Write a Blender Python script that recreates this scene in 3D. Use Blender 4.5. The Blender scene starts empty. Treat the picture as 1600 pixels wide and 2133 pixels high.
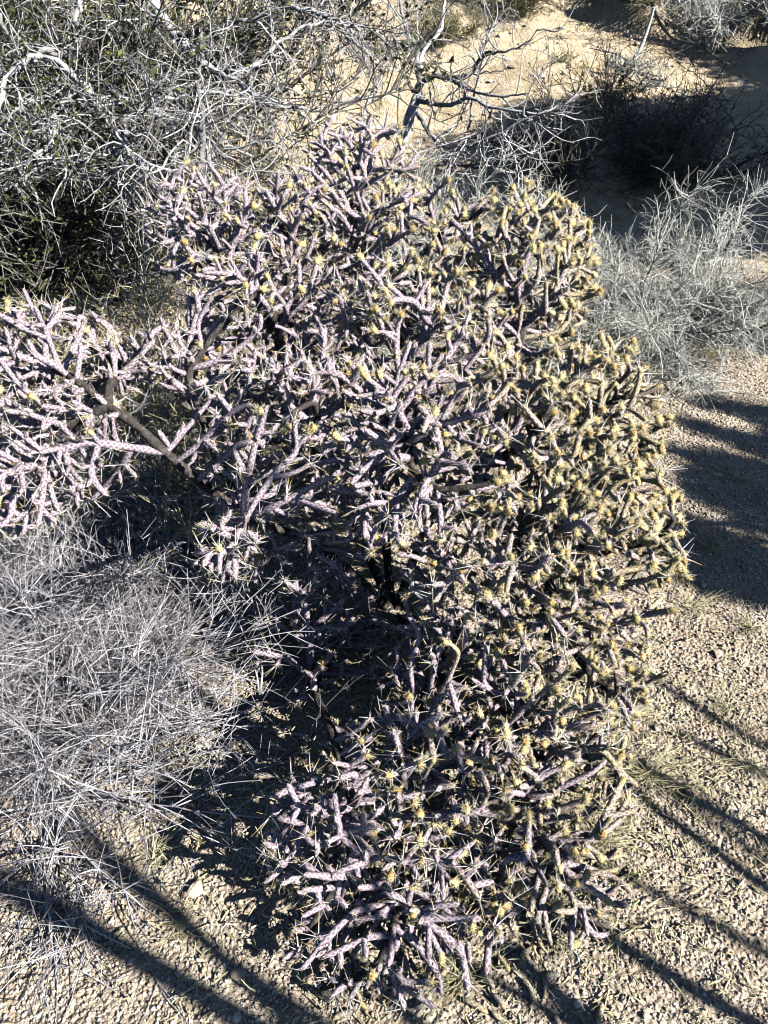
import bpy, math, random
import numpy as np
from mathutils import Vector, Matrix

# ------------------------------------------------------------------ camera, sky, sun, exposure
SC = bpy.context.scene
COL = SC.collection
PITCH = math.radians(36.0)
CAM_Z = 1.6
cam_data = bpy.data.cameras.new("camera")
cam_data.sensor_fit = 'VERTICAL'
cam_data.sensor_height = 36.0
cam_data.lens = 28.0
cam_data.clip_start = 0.02
cam_data.clip_end = 900.0
cam = bpy.data.objects.new("camera", cam_data)
cam.location = (0, 0, CAM_Z)
cam.rotation_euler = (math.pi / 2 - PITCH, 0, 0)
COL.objects.link(cam)
SC.camera = cam

SUN_EL = math.radians(33.0)
SUN_H = math.radians(-30.0)      # direction towards the sun, from +X turning to +Y (behind and right of the camera)
S = np.array([math.cos(SUN_EL) * math.cos(SUN_H), math.cos(SUN_EL) * math.sin(SUN_H), math.sin(SUN_EL)])
world = bpy.data.worlds.new("World")
SC.world = world
world.use_nodes = True
wn = world.node_tree
bg = wn.nodes['Background']
sky = wn.nodes.new('ShaderNodeTexSky')
sky.sky_type = 'NISHITA'
sky.sun_disc = False
sky.sun_elevation = SUN_EL
sky.sun_rotation = math.atan2(S[0], S[1])
sky.altitude = 2200
sky.air_density = 0.7
sky.ozone_density = 0.4
sky.dust_density = 0.0
wn.links.new(sky.outputs[0], bg.inputs[0])
bg.inputs[1].default_value = 0.05
sun_data = bpy.data.lights.new("sun", 'SUN')
sun_data.energy = 5.0
sun_data.angle = math.radians(0.5)
sun_data.color = (1.0, 0.95, 0.87)
sun = bpy.data.objects.new("sun", sun_data)
sun.rotation_euler = Vector(S).to_track_quat('Z', 'Y').to_euler()
sun.location = (6, -4, 8)
COL.objects.link(sun)
SC.view_settings.view_transform = 'Standard'
SC.view_settings.look = 'None'
SC.view_settings.gamma = 1.0
SC.view_settings.use_curve_mapping = False
SC.view_settings.exposure = 1.15
SC.cycles.max_bounces = 1
SC.cycles.diffuse_bounces = 0
SC.cycles.glossy_bounces = 1
SC.cycles.filter_width = 1.1

RNG = np.random.default_rng(7)
FPX = 2133 * 28.0 / 36.0
FWD = np.array([0, math.cos(PITCH), -math.sin(PITCH)])
UP = np.array([0, math.sin(PITCH), math.cos(PITCH)])
RT = np.array([1.0, 0, 0])


def P(u, v, d):
    """place in the world seen at (u, v) of the 1600 x 2133 photograph, d metres along the view axis"""
    return np.array([0, 0, CAM_Z]) + d * (FWD + (u - 800) / FPX * RT - (v - 1066.5) / FPX * UP)


def project(p):
    q = p - np.array([0, 0, CAM_Z])
    d = q @ FWD
    dd = np.maximum(d, 1e-3)
    return 800 + FPX * (q @ RT) / dd, 1066.5 - FPX * (q @ UP) / dd, d


# ------------------------------------------------------------------ noise and terrain height
_LAT = np.random.default_rng(3).random((256, 256))


def vnoise(x, y):
    xi = np.floor(x).astype(int)
    yi = np.floor(y).astype(int)
    fx = x - xi
    fy = y - yi
    fx = fx * fx * (3 - 2 * fx)
    fy = fy * fy * (3 - 2 * fy)
    a = _LAT[xi & 255, yi & 255]
    b = _LAT[(xi + 1) & 255, yi & 255]
    c = _LAT[xi & 255, (yi + 1) & 255]
    d = _LAT[(xi + 1) & 255, (yi + 1) & 255]
    return (a * (1 - fx) + b * fx) * (1 - fy) + (c * (1 - fx) + d * fx) * fy


def fbm(x, y, o=4):
    r = 0
    a = 0.5
    for k in range(o):
        r = r + a * (vnoise(x * 2 ** k + 17 * k, y * 2 ** k + 31 * k) - 0.5)
        a *= 0.5
    return r


def sstep(a, b, x):
    t = np.clip((x - a) / (b - a), 0, 1)
    return t * t * (3 - 2 * t)


# cut banks on the hillside: (x, y, half length, height)
LEDGES = [(2.05, 8.55, 0.42, 0.30), (3.15, 8.35, 0.75, 0.30), (2.95, 9.3, 0.6, 0.24), (3.6, 7.35, 0.7, 0.18), (1.2, 9.9, 0.4, .14)]


def height(x, y):
    x = np.asarray(x, float)
    y = np.asarray(y, float)
    h = 0.02 * fbm(x * 1.3, y * 1.3, 4) + 0.012 * fbm(x * 7, y * 7, 2)
    yy = y + 0.5 * fbm(x * 0.35, y * 0.25, 2)
    t = np.clip(yy - 4.6, 0, None)
    h = h - 0.16 * np.exp(-((yy - 5.2) / 0.8) ** 2) + np.where(t < 2.6, 0.075 * t * t, 0.507 + 0.39 * (t - 2.6) * 0.95)
    h = np.where(h > 7, 7 + (h - 7) * 0.25, h)
    h = h + sstep(4.5, 7, yy) * 0.26 * fbm(x * 0.6 + 5, y * 0.5, 4)
    h = h + sstep(5.0, 7, yy) * 0.12 * fbm(x * 2.3, y * 1.6 + 9, 3)
    for (lx, ly, hl, lh) in LEDGES:
        s = (x - lx) * 0.62 + (y - ly) * 0.78 + 0.10 * fbm(x * 3, y * 3 + lx, 2)
        a = (x - lx) * 0.78 - (y - ly) * 0.62
        w = np.exp(-(a / hl) ** 4)
        h = h + lh * w * (sstep(0, 0.07, s) * np.exp(-np.clip(s, 0, None) / 0.7))
        h = h - 0.5 * lh * w * np.exp(-((s + 0.1) / 0.12) ** 2)
    return h


def ground_at(u, v):
    """where the view ray through photograph pixel (u, v) meets the terrain"""
    d = 0.5
    while d < 40:
        p = P(u, v, d)
        if p[2] <= height(p[0], p[1]):
            break
        d += 0.01 + d * 0.002
    return P(u, v, d)


# ------------------------------------------------------------------ object helpers
def props(o, label=None, cat=None, group=None, kind=None):
    if label:
        o['label'] = label
    if cat:
        o['category'] = cat
    if group:
        o['group'] = group
    if kind:
        o['kind'] = kind
    return o


def empty(name, loc):
    o = bpy.data.objects.new(name, None)
    o.location = loc
    o.empty_display_size = 0.1
    COL.objects.link(o)
    return o


class Acc:
    """collects vertices, faces (quads; triangles repeat their last corner in tri lists) and vertex data"""
    def __init__(self):
        self.v, self.q, self.t, self.d, self.n = [], [], [], [], 0

    def add(self, v, quads=None, tris=None, data=None):
        if len(v) == 0:
            return
        self.v.append(v)
        if quads is not None and len(quads):
            (self.t if quads.shape[1] == 3 else self.q).append(quads + self.n)
        if tris is not None and len(tris):
            self.t.append(tris + self.n)
        if data is None:
            data = np.zeros((len(v), 4))
        self.d.append(data)
        self.n += len(v)

    def mesh(self, name, mat, origin=(0, 0, 0), smooth=True):
        v = np.concatenate(self.v) - np.asarray(origin)
        q = np.concatenate(self.q) if self.q else np.zeros((0, 4), int)
        t = np.concatenate(self.t) if self.t else np.zeros((0, 3), int)
        d = np.concatenate(self.d)
        me = bpy.data.meshes.new(name)
        me.vertices.add(len(v))
        me.vertices.foreach_set('co', v.astype(np.float32).ravel())
        nl = len(q) * 4 + len(t) * 3
        me.loops.add(nl)
        me.loops.foreach_set('vertex_index', np.concatenate([q.ravel(), t.ravel()]).astype(np.int32))
        me.polygons.add(len(q) + len(t))
        ls = np.concatenate([np.arange(len(q)) * 4, len(q) * 4 + np.arange(len(t)) * 3])
        me.polygons.foreach_set('loop_start', ls.astype(np.int32))
        me.update(calc_edges=True)
        at = me.attributes.new('data', 'FLOAT_COLOR', 'POINT')
        at.data.foreach_set('color', d.astype(np.float32).ravel())
        if smooth:
            me.polygons.foreach_set('use_smooth', np.ones(len(me.polygons), bool))
        me.materials.append(mat)
        return me

    def build(self, name, mat, parent=None, smooth=True):
        if not self.v:
            return None
        org = np.zeros(3) if parent is None else np.array(parent.location)
        o = bpy.data.objects.new(name, self.mesh(name, mat, org, smooth))
        o.parent = parent
        COL.objects.link(o)
        return o


def norm(a):
    return a / np.maximum(np.linalg.norm(a, axis=-1, keepdims=True), 1e-9)


def tubes(pts, rad, sides=4, knob=0.0, g=0.0, b=None, aval=None, phase=None):
    """pts (N,P,3), rad (N,P) -> verts, quads, data; r = checker parity, g = given, b = random per tube, a = share of length"""
    N, K, _ = pts.shape
    tan = np.empty_like(pts)
    tan[:, 1:-1] = pts[:, 2:] - pts[:, :-2]
    tan[:, 0] = pts[:, 1] - pts[:, 0]
    tan[:, -1] = pts[:, -1] - pts[:, -2]
    tan = norm(tan)
    ref = np.where(np.abs(tan[:, 0, 2:3]) > 0.9, np.array([[1.0, 0, 0]]), np.array([[0, 0, 1.0]]))
    n = norm(np.cross(tan[:, 0], ref))
    ang = np.arange(sides) / sides * 2 * math.pi
    ca, sa = np.cos(ang), np.sin(ang)
    V = np.empty((N, K, sides, 3))
    par = (np.arange(K)[:, None] + np.arange(sides)[None, :]) % 2
    for k in range(K):
        t = tan[:, k]
        n = norm(n - t * np.sum(n * t, 1, keepdims=True))
        bb = np.cross(t, n)
        r = rad[:, k][:, None] * (1 + knob * (par[k] - 0.35))[None, :]
        V[:, k] = pts[:, k][:, None, :] + r[..., None] * (ca[None, :, None] * n[:, None, :] + sa[None, :, None] * bb[:, None, :])
    base = (np.arange(N) * K * sides)[:, None, None]
    kk = np.arange(K - 1)[None, :, None] * sides
    j = np.arange(sides)[None, None, :]
    j2 = (j + 1) % sides
    q = np.stack([base + kk + j, base + kk + j2, base + kk + sides + j2, base + kk + sides + j], -1).reshape(-1, 4)
    if knob > 0:         # split each quad so that the raised corners become diamond shaped tubercles
        p0 = np.broadcast_to(par[:-1][None], (N, K - 1, sides)).reshape(-1) == 1
        qa = np.where(p0[:, None], q[:, [0, 1, 3]], q[:, [0, 1, 2]])
        qb = np.where(p0[:, None], q[:, [1, 2, 3]], q[:, [0, 2, 3]])
        q = np.concatenate([qa, qb])
    D = np.empty((N, K, sides, 4))
    D[..., 0] = par[None]
    D[..., 1] = g if np.isscalar(g) else np.asarray(g)[:, None, None] if np.ndim(g) == 1 else np.asarray(g)[:, :, None]
    D[..., 2] = (RNG.random(N) if b is None else b)[:, None, None]
    D[..., 3] = np.linspace(0, 1, K)[None, :, None]
    return V.reshape(-1, 3), q, D.reshape(-1, 4)


def walk(start, direc, length, K, wobble=0.25, droop=0.0, rng=RNG):
    """N curved polylines: start (N,3), direc (N,3), length (N,)"""
    N = len(start)
    pts = np.empty((N, K, 3))
    pts[:, 0] = start
    d = norm(direc)
    bias = rng.normal(0, 1, (N, 3)) * wobble * 0.35
    for k in range(1, K):
        d = norm(d + rng.normal(0, 1, (N, 3)) * wobble + bias + np.array([0, 0, -droop]))
        pts[:, k] = pts[:, k - 1] + d * (length / (K - 1))[:, None]
    return pts


def spawn(par, n, t0=0.2, t1=1.0, rng=RNG):
    """n places on parent polylines: position, tangent, share"""
    N, K, _ = par.shape
    w = np.linalg.norm(par[:, 1:] - par[:, :-1], axis=2).sum(1)
    i = rng.choice(N, n, p=w / w.sum())
    t = t0 + (t1 - t0) * rng.random(n)
    f = t * (K - 1)
    k = np.minimum(f.astype(int), K - 2)
    fr = (f - k)[:, None]
    a, b = par[i, k], par[i, k + 1]
    return a + (b - a) * fr, norm(b - a), t


def taper(N, K, r0, r1):
    r0 = np.broadcast_to(np.asarray(r0, float), (N,))
    r1 = np.broadcast_to(np.asarray(r1, float), (N,))
    return r0[:, None] + (r1 - r0)[:, None] * np.linspace(0, 1, K)[None, :] ** 0.8


# ------------------------------------------------------------------ materials
def material(name, build, rough=0.8, spec=0.2):
    m = bpy.data.materials.new(name)
    m.use_nodes = True
    nt = m.node_tree
    bs = nt.nodes['Principled BSDF']
    bs.inputs['Roughness'].default_value = rough
    bs.inputs['Specular IOR Level'].default_value = spec
    build(nt, bs)
    return m


def node(nt, kind, **kw):
    n = nt.nodes.new(kind)
    for k, v in kw.items():
        if isinstance(k, str) and k.startswith('i_'):
            n.inputs[k[2:].replace('_', ' ')].default_value = v
        else:
            setattr(n, k, v)
    return n


def attr(nt):
    a = node(nt, 'ShaderNodeAttribute', attribute_name='data')
    s = node(nt, 'ShaderNodeSeparateColor')
    nt.links.new(a.outputs['Color'], s.inputs[0])
    return s.outputs[0], s.outputs[1], s.outputs[2], a.outputs['Alpha']


def mix(nt, f, a, b, mode='MIX'):
    n = nt.nodes.new('ShaderNodeMix')
    n.data_type = 'RGBA'
    n.blend_type = mode
    for sock, val in ((n.inputs[0], f), (n.inputs[6], a), (n.inputs[7], b)):
        if hasattr(val, 'links'):
            nt.links.new(val, sock)
        elif isinstance(val, tuple):
            sock.default_value = val + (1.0,)
        else:
            sock.default_value = val
    return n.outputs[2]


def ramp(nt, f, stops, interp='LINEAR'):
    n = nt.nodes.new('ShaderNodeValToRGB')
    n.color_ramp.interpolation = interp
    e = n.color_ramp.elements
    while len(e) < len(stops):
        e.new(0.5)
    for k, (p, c) in enumerate(stops):
        e[k].position = p
        e[k].color = (c if isinstance(c, tuple) else (c, c, c)) + (1.0,)
    nt.links.new(f, n.inputs[0])
    return n.outputs[0]


def noise(nt, scale, detail=3, rough=0.6, space='Object'):
    tc = node(nt, 'ShaderNodeTexCoord')
    n = node(nt, 'ShaderNodeTexNoise')
    n.inputs['Scale'].default_value = scale
    n.inputs['Detail'].default_value = detail
    n.inputs['Roughness'].default_value = rough
    nt.links.new(tc.outputs[space], n.inputs['Vector'])
    return n.outputs['Fac']


def bump(nt, bs, h, strength=0.5, dist=0.002):
    b = node(nt, 'ShaderNodeBump')
    b.inputs['Strength'].default_value = strength
    b.inputs['Distance'].default_value = dist
    nt.links.new(h, b.inputs['Height'])
    nt.links.new(b.outputs[0], bs.inputs['Normal'])


def m_stem(nt, bs):
    par, g, r, a = attr(nt)      # g: 0 lilac .. 1 yellowish ; r random
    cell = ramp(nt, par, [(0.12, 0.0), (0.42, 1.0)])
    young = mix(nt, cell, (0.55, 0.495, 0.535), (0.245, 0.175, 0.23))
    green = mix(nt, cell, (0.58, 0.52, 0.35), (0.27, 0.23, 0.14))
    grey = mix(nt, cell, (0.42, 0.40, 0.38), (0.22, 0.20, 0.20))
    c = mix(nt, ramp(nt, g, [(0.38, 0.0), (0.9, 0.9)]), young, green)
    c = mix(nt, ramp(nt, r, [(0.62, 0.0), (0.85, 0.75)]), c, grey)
    # yellow green flush towards the growing end
    f = node(nt, 'ShaderNodeMath', operation='MULTIPLY')
    nt.links.new(ramp(nt, a, [(0.55, 0.0), (1.0, 1.0)]), f.inputs[0])
    nt.links.new(ramp(nt, g, [(0.25, 0.0), (0.8, 0.75)]), f.inputs[1])
    c = mix(nt, f.outputs[0], c, mix(nt, cell, (0.62, 0.50, 0.23), (0.38, 0.28, 0.09)))
    n1 = noise(nt, 90, 3)
    c = mix(nt, 1.0, c, ramp(nt, n1, [(0.3, 0.66), (0.7, 1.25)]), 'MULTIPLY')
    nt.links.new(c, bs.inputs['Base Color'])
    bump(nt, bs, noise(nt, 320, 2), 0.6, 0.002)


def m_wood(nt, bs):
    par, g, r, a = attr(nt)
    n1 = noise(nt, 70, 4)
    c = ramp(nt, n1, [(0.3, (0.035, 0.03, 0.028)), (0.55, (0.09, 0.08, 0.075)), (0.75, (0.20, 0.18, 0.17))])
    nt.links.new(c, bs.inputs['Base Color'])
    bump(nt, bs, noise(nt, 160, 4), 1.0, 0.006)


def m_spine(nt, bs):
    par, g, r, a = attr(nt)
    c = ramp(nt, a, [(0.0, (0.75, 0.72, 0.70)), (0.45, (0.78, 0.72, 0.58)), (0.75, (0.74, 0.56, 0.24)), (1.0, (0.60, 0.36, 0.12))])
    c = mix(nt, ramp(nt, r, [(0.45, 0.0), (0.6, 1.0)]), (0.78, 0.75, 0.76), c)
    nt.links.new(c, bs.inputs['Base Color'])


def m_bristle(nt, bs):
    par, g, r, a = attr(nt)
    c = ramp(nt, a, [(0.0, (0.72, 0.66, 0.44)), (1.0, (0.80, 0.70, 0.42))])
    nt.links.new(c, bs.inputs['Base Color'])


def m_fruit(nt, bs):
    par, g, r, a = attr(nt)
    c = ramp(nt, a, [(0.0, (0.36, 0.30, 0.15)), (0.45, (0.50, 0.38, 0.13)), (0.75, (0.50, 0.31, 0.08)), (1.0, (0.36, 0.18, 0.04))])
    c = mix(nt, ramp(nt, r, [(0.2, 0.0), (0.9, 0.5)]), c, (0.50, 0.45, 0.24))
    c2 = mix(nt, par, c, mix(nt, ramp(nt, a, [(0.7, 0.0), (0.97, 0.7)]), (0.76, 0.67, 0.42), (0.58, 0.38, 0.13)))
    nt.links.new(c2, bs.inputs['Base Color'])
    bump(nt, bs, noise(nt, 400, 2), 0.8, 0.002)


def twig_material(name, dark, light):
    def f(nt, bs):
        par, g, r, a = attr(nt)
        c = mix(nt, ramp(nt, r, [(0.05, 0.0), (0.7, 1.0)]), dark, light)
        c = mix(nt, 1.0, c, ramp(nt, noise(nt, 60, 3), [(0.3, 0.6), (0.65, 1.15)]), 'MULTIPLY')
        nt.links.new(c, bs.inputs['Base Color'])
    return material(name, f, 0.75, 0.25)


def m_leaf(nt, bs):
    par, g, r, a = attr(nt)
    c = ramp(nt, r, [(0.0, (0.02, 0.028, 0.01)), (0.8, (0.05, 0.062, 0.02)), (0.93, (0.09, 0.11, 0.03)), (1.0, (0.30, 0.32, 0.07))])
    nt.links.new(c, bs.inputs['Base Color'])


def m_ground(nt, bs):
    tc = node(nt, 'ShaderNodeTexCoord')
    sep = node(nt, 'ShaderNodeSeparateXYZ')
    nt.links.new(tc.outputs['Object'], sep.inputs[0])
    big = noise(nt, 0.9, 5)
    mid = noise(nt, 9, 5)
    fine = noise(nt, 110, 4, 0.7)
    near = ramp(nt, mid, [(0.3, (0.44, 0.35, 0.25)), (0.5, (0.60, 0.505, 0.40)), (0.7, (0.71, 0.62, 0.50))])
    far = ramp(nt, mid, [(0.3, (0.56, 0.45, 0.29)), (0.5, (0.74, 0.61, 0.43)), (0.72, (0.82, 0.70, 0.54))])
    mr = node(nt, 'ShaderNodeMapRange')
    mr.inputs['From Min'].default_value = 3.6
    mr.inputs['From Max'].default_value = 6.0
    nt.links.new(sep.outputs[1], mr.inputs['Value'])
    c = mix(nt, mr.outputs[0], near, far)
    # sparse greenish growth on the slope
    gm = ramp(nt, noise(nt, 2.3, 6, 0.65), [(0.55, 0.0), (0.66, 0.55)])
    mm = node(nt, 'ShaderNodeMath', operation='MULTIPLY')
    nt.links.new(gm, mm.inputs[0])
    nt.links.new(mr.outputs[0], mm.inputs[1])
    c = mix(nt, mm.outputs[0], c, (0.30, 0.25, 0.12))
    c = mix(nt, 1.0, c, ramp(nt, fine, [(0.3, 0.55), (0.5, 0.95), (0.68, 1.3)]), 'MULTIPLY')
    c = mix(nt, 1.0, c, ramp(nt, big, [(0.3, 0.85), (0.7, 1.1)]), 'MULTIPLY')
    nt.links.new(c, bs.inputs['Base Color'])
    vo = node(nt, 'ShaderNodeTexVoronoi')
    vo.inputs['Scale'].default_value = 95
    nt.links.new(tc.outputs['Object'], vo.inputs['Vector'])
    vo2 = node(nt, 'ShaderNodeTexVoronoi')
    vo2.inputs['Scale'].default_value = 28
    nt.links.new(tc.outputs['Object'], vo2.inputs['Vector'])
    ad = node(nt, 'ShaderNodeMath', operation='MULTIPLY_ADD')
    nt.links.new(vo2.outputs['Distance'], ad.inputs[0])
    ad.inputs[1].default_value = -1.3
    nt.links.new(fine, ad.inputs[2])
    ad2 = node(nt, 'ShaderNodeMath', operation='SUBTRACT')
    nt.links.new(ad.outputs[0], ad2.inputs[0])
    nt.links.new(vo.outputs['Distance'], ad2.inputs[1])
    bump(nt, bs, ad2.outputs[0], 1.0, 0.012)


def m_stone(nt, bs):
    par, g, r, a = attr(nt)
    c = ramp(nt, r, [(0.0, (0.24, 0.19, 0.15)), (0.2, (0.47, 0.385, 0.30)), (0.5, (0.62, 0.525, 0.42)), (0.72, (0.58, 0.51, 0.47)), (0.9, (0.70, 0.64, 0.54)), (1.0, (0.80, 0.77, 0.71))])
    c = mix(nt, 1.0, c, ramp(nt, noise(nt, 260, 3), [(0.3, 0.7), (0.7, 1.2)]), 'MULTIPLY')
    nt.links.new(c, bs.inputs['Base Color'])
    bump(nt, bs, noise(nt, 300, 3), 0.5, 0.002)


M_STEM = material('cholla_skin', m_stem, 0.7, 0.25)
M_WOOD = material('old_bark', m_wood, 0.9, 0.1)
M_SPINE = material('spine', m_spine, 0.45, 0.4)
M_BRIST = material('bristle', m_bristle, 0.6, 0.3)
M_FRUIT = material('fruit_skin', m_fruit, 0.7, 0.2)
M_SILVER = twig_material('silver_twig', (0.16, 0.15, 0.17), (0.64, 0.63, 0.68))
M_GREY = twig_material('grey_twig', (0.20, 0.21, 0.19), (0.70, 0.72, 0.68))
M_DARKT = twig_material('dark_twig', (0.05, 0.045, 0.04), (0.26, 0.25, 0.24))
def m_bark(nt, bs):
    par, g, r, a = attr(nt)
    c = mix(nt, ramp(nt, r, [(0.05, 0.0), (0.8, 1.0)]), (0.22, 0.21, 0.21), (0.68, 0.68, 0.70))
    c = mix(nt, 1.0, c, ramp(nt, noise(nt, 42, 5, 0.75), [(0.34, 0.35), (0.5, 0.85), (0.66, 1.2)]), 'MULTIPLY')
    nt.links.new(c, bs.inputs['Base Color'])
    bump(nt, bs, noise(nt, 120, 4), 0.9, 0.004)


M_BARK = material('grey_bark', m_bark, 0.85, 0.15)
M_STRAW = twig_material('straw', (0.42, 0.38, 0.20), (0.72, 0.68, 0.44))
M_OLIVE = twig_material('olive_twig', (0.14, 0.13, 0.07), (0.38, 0.35, 0.20))
M_LEAF = material('leaf', m_leaf, 0.6, 0.3)
M_GROUND = material('desert_soil', m_ground, 0.95, 0.1)
M_STONE = material('stone', m_stone, 0.85, 0.2)

# ------------------------------------------------------------------ ground
def axis(lo, hi, fine_lo, fine_hi, step, grow):
    a = list(np.arange(fine_lo, fine_hi, step))
    s, x = step, fine_hi
    while x < hi:
        a.append(x)
        s *= grow
        x += s
    a.append(hi)
    s, x, left = step, fine_lo - step, []
    while x > lo:
        left.append(x)
        s *= grow
        x -= s
    left.append(lo)
    return np.array(left[::-1] + a)


gx = axis(-420, 420, -3.2, 4.6, 0.028, 1.08)
gy = axis(-60, 640, 0.3, 11.5, 0.028, 1.08)
X, Y = np.meshgrid(gx, gy)
Z = height(X, Y)
far = np.clip(np.hypot(X, Y) - 60, 0, None)
Z = np.where(Y > 4, Z, Z)
acc = Acc()
nx, ny = len(gx), len(gy)
ii = (np.arange(ny - 1)[:, None] * nx + np.arange(nx - 1)[None, :]).ravel()
acc.add(np.stack([X, Y, Z], -1).reshape(-1, 3), np.stack([ii, ii + 1, ii + nx + 1, ii + nx], -1))
g_ob = acc.build('ground', M_GROUND)
props(g_ob, 'pale sandy desert ground rising into a tan slope', kind='structure')

# stones: a dented icosahedron
PHI = (1 + 5 ** 0.5) / 2
ICO = norm(np.array([(-1, PHI, 0), (1, PHI, 0), (-1, -PHI, 0), (1, -PHI, 0), (0, -1, PHI), (0, 1, PHI), (0, -1, -PHI), (0, 1, -PHI), (PHI, 0, -1), (PHI, 0, 1), (-PHI, 0, -1), (-PHI, 0, 1)], float))
ICF = np.array([(0, 11, 5), (0, 5, 1), (0, 1, 7), (0, 7, 10), (0, 10, 11), (1, 5, 9), (5, 11, 4), (11, 10, 2), (10, 7, 6), (7, 1, 8), (3, 9, 4), (3, 4, 2), (3, 2, 6), (3, 6, 8), (3, 8, 9), (4, 9, 5), (2, 4, 11), (6, 2, 10), (8, 6, 7), (9, 8, 1)])


def stones(x, y, size, acc, rng=RNG, sink=0.25):
    n = len(x)
    sc = size[:, None] * rng.uniform([0.7, 0.7, 0.5], [1.35, 1.1, 0.95], (n, 3))
    v = ICO[None] * rng.uniform(0.72, 1.15, (n, 12, 1)) * sc[:, None, :]
    a = rng.random(n) * 6.283
    ca, sa = np.cos(a)[:, None], np.sin(a)[:, None]
    vx = v[..., 0] * ca - v[..., 1] * sa
    vy = v[..., 0] * sa + v[..., 1] * ca
    v = np.stack([vx, vy, v[..., 2]], -1)
    z = height(x, y) + sc[:, 2] * (1 - 2 * sink) * 0.8
    v += np.stack([x, y, z], -1)[:, None, :]
    f = (ICF[None] + (np.arange(n) * 12)[:, None, None]).reshape(-1, 3)
    D = np.zeros((n, 12, 4))
    D[..., 2] = rng.random(n)[:, None]
    acc.add(v.reshape(-1, 3), None, f, D.reshape(-1, 4))


def in_view_xy(n, ymax, ymin=0.45, rng=RNG, margin=60):
    """random ground places in front of the camera, denser towards it"""
    out = []
    tot = 0
    while tot < n:
        y = ymin + (ymax - ymin) * rng.random(n) ** 1.5
        x = rng.uniform(-1, 1, n) * (0.62 * y + 0.75)
        out.append(np.stack([x, y], -1))
        tot += n
    return np.concatenate(out)[:n]


acc = Acc()
xy = in_view_xy(62000, 3.9)
stones(xy[:, 0], xy[:, 1], 0.0012 + 0.0024 * RNG.random(len(xy)) ** 1.6 * (0.7 + 0.9 * (fbm(xy[:, 0] * 2, xy[:, 1] * 2, 3) + 0.5)) + 0.0009 * xy[:, 1], acc, sink=0.15)
xy = in_view_xy(900, 3.6)
stones(xy[:, 0], xy[:, 1], 0.005 + 0.007 * RNG.random(len(xy)) ** 3, acc)
xy = np.stack([RNG.uniform(-3, 5.5, 4200), RNG.uniform(3.6, 12, 4200)], -1)
stones(xy[:, 0], xy[:, 1], 0.006 + 0.020 * RNG.random(len(xy)) ** 4, acc)
o = acc.build('gravel', M_STONE, smooth=False)
props(o, 'loose tan and grey gravel strewn over the desert ground', kind='stuff')

# ------------------------------------------------------------------ the cholla
LOBES = [  # photograph position, depth of the centre, radius x, y, z, weight
    (750, 390, 2.50, .20, .24, .22, 1.0),
    (440, 480, 2.40, .21, .24, .20, 1.0),
    (620, 520, 2.38, .22, .24, .22, 1.0),
    (560, 680, 2.15, .25, .26, .22, 1.3),
    (1090, 570, 2.30, .23, .26, .24, 1.3),
    (880, 560, 2.35, .22, .24, .24, 1.0),
    (860, 740, 2.05, .29, .28, .24, 1.4),
    (640, 900, 1.88, .25, .24, .20, 1.4),
    (860, 960, 1.80, .24, .24, .22, 1.3),
    (1060, 960, 1.84, .24, .24, .24, 1.3),
    (1230, 880, 2.00, .19, .26, .22, 1.3),
    (1230, 1130, 1.84, .23, .24, .24, 1.6),
    (1040, 1200, 1.80, .24, .24, .20, 1.3),
    (1170, 1380, 1.80, .21, .22, .18, 1.4),
    (960, 1420, 1.86, .20, .20, .16, 0.9),
    (930, 1600, 1.66, .25, .20, .14, 1.4),
    (1130, 1620, 1.70, .21, .18, .13, 1.2),
    (740, 1740, 1.56, .20, .15, .14, 1.2),
    (980, 1820, 1.56, .24, .14, .11, 1.2),
    (1160, 1840, 1.60, .16, .13, .09, 0.8),
    (820, 1960, 1.50, .22, .12, .08, 0.8),
    (100, 770, 1.95, .19, .21, .18, 1.0),
    (110, 930, 1.84, .19, .19, .16, 1.0),
    (20, 1020, 1.76, .14, .13, .12, 0.6),
    (260, 760, 2.02, .09, .12, .09, 0.3),
    (370, 740, 2.00, .10, .14, .10, 0.35),
    (470, 1140, 1.64, .08, .08, .08, 0.35),
    (620, 1100, 2.12, .22, .20, .16, 0.5),
    (660, 1330, 2.14, .20, .18, .18, 0.4),
    (520, 980, 1.95, .14, .16, .18, 0.45),
]
BASE = np.array([0.03, 1.72, 0.0])
rng = np.random.default_rng(11)
att = []
lc = []
for (u, v, d, rx, ry, rz, w) in LOBES:
    c = P(u, v, d)
    lc.append(c)
    n = int(900 * w)
    q = norm(rng.normal(0, 1, (n, 3))) * (0.30 + 0.70 * rng.random((n, 1))) ** 0.5
    q = q * np.array([rx, ry, rz]) + c
    q = q[q[:, 2] > 0.02]
    att.append(q)
A = np.concatenate(att)
lc = np.array(lc)

nodes = [BASE.copy() + np.array([0, 0, -0.03])]
parent = [-1]


def limb(a_idx, p1, sag, step=0.035):
    """seed nodes from node a_idx to p1 along an arch"""
    p0 = nodes[a_idx]
    L = np.linalg.norm(p1 - p0)
    n = max(2, int(L / step))
    last = a_idx
    side = rng.normal(0, 0.05, 3) * L
    for k in range(1, n + 1):
        t = k / n
        p = p0 + (p1 - p0) * t + side * math.sin(math.pi * t) + np.array([0, 0, sag * math.sin(math.pi * t)])
        p = p + rng.normal(0, 0.004, 3)
        p[2] = max(p[2], 0.015)
        nodes.append(p)
        parent.append(last)
        last = len(nodes) - 1
    return last


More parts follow.
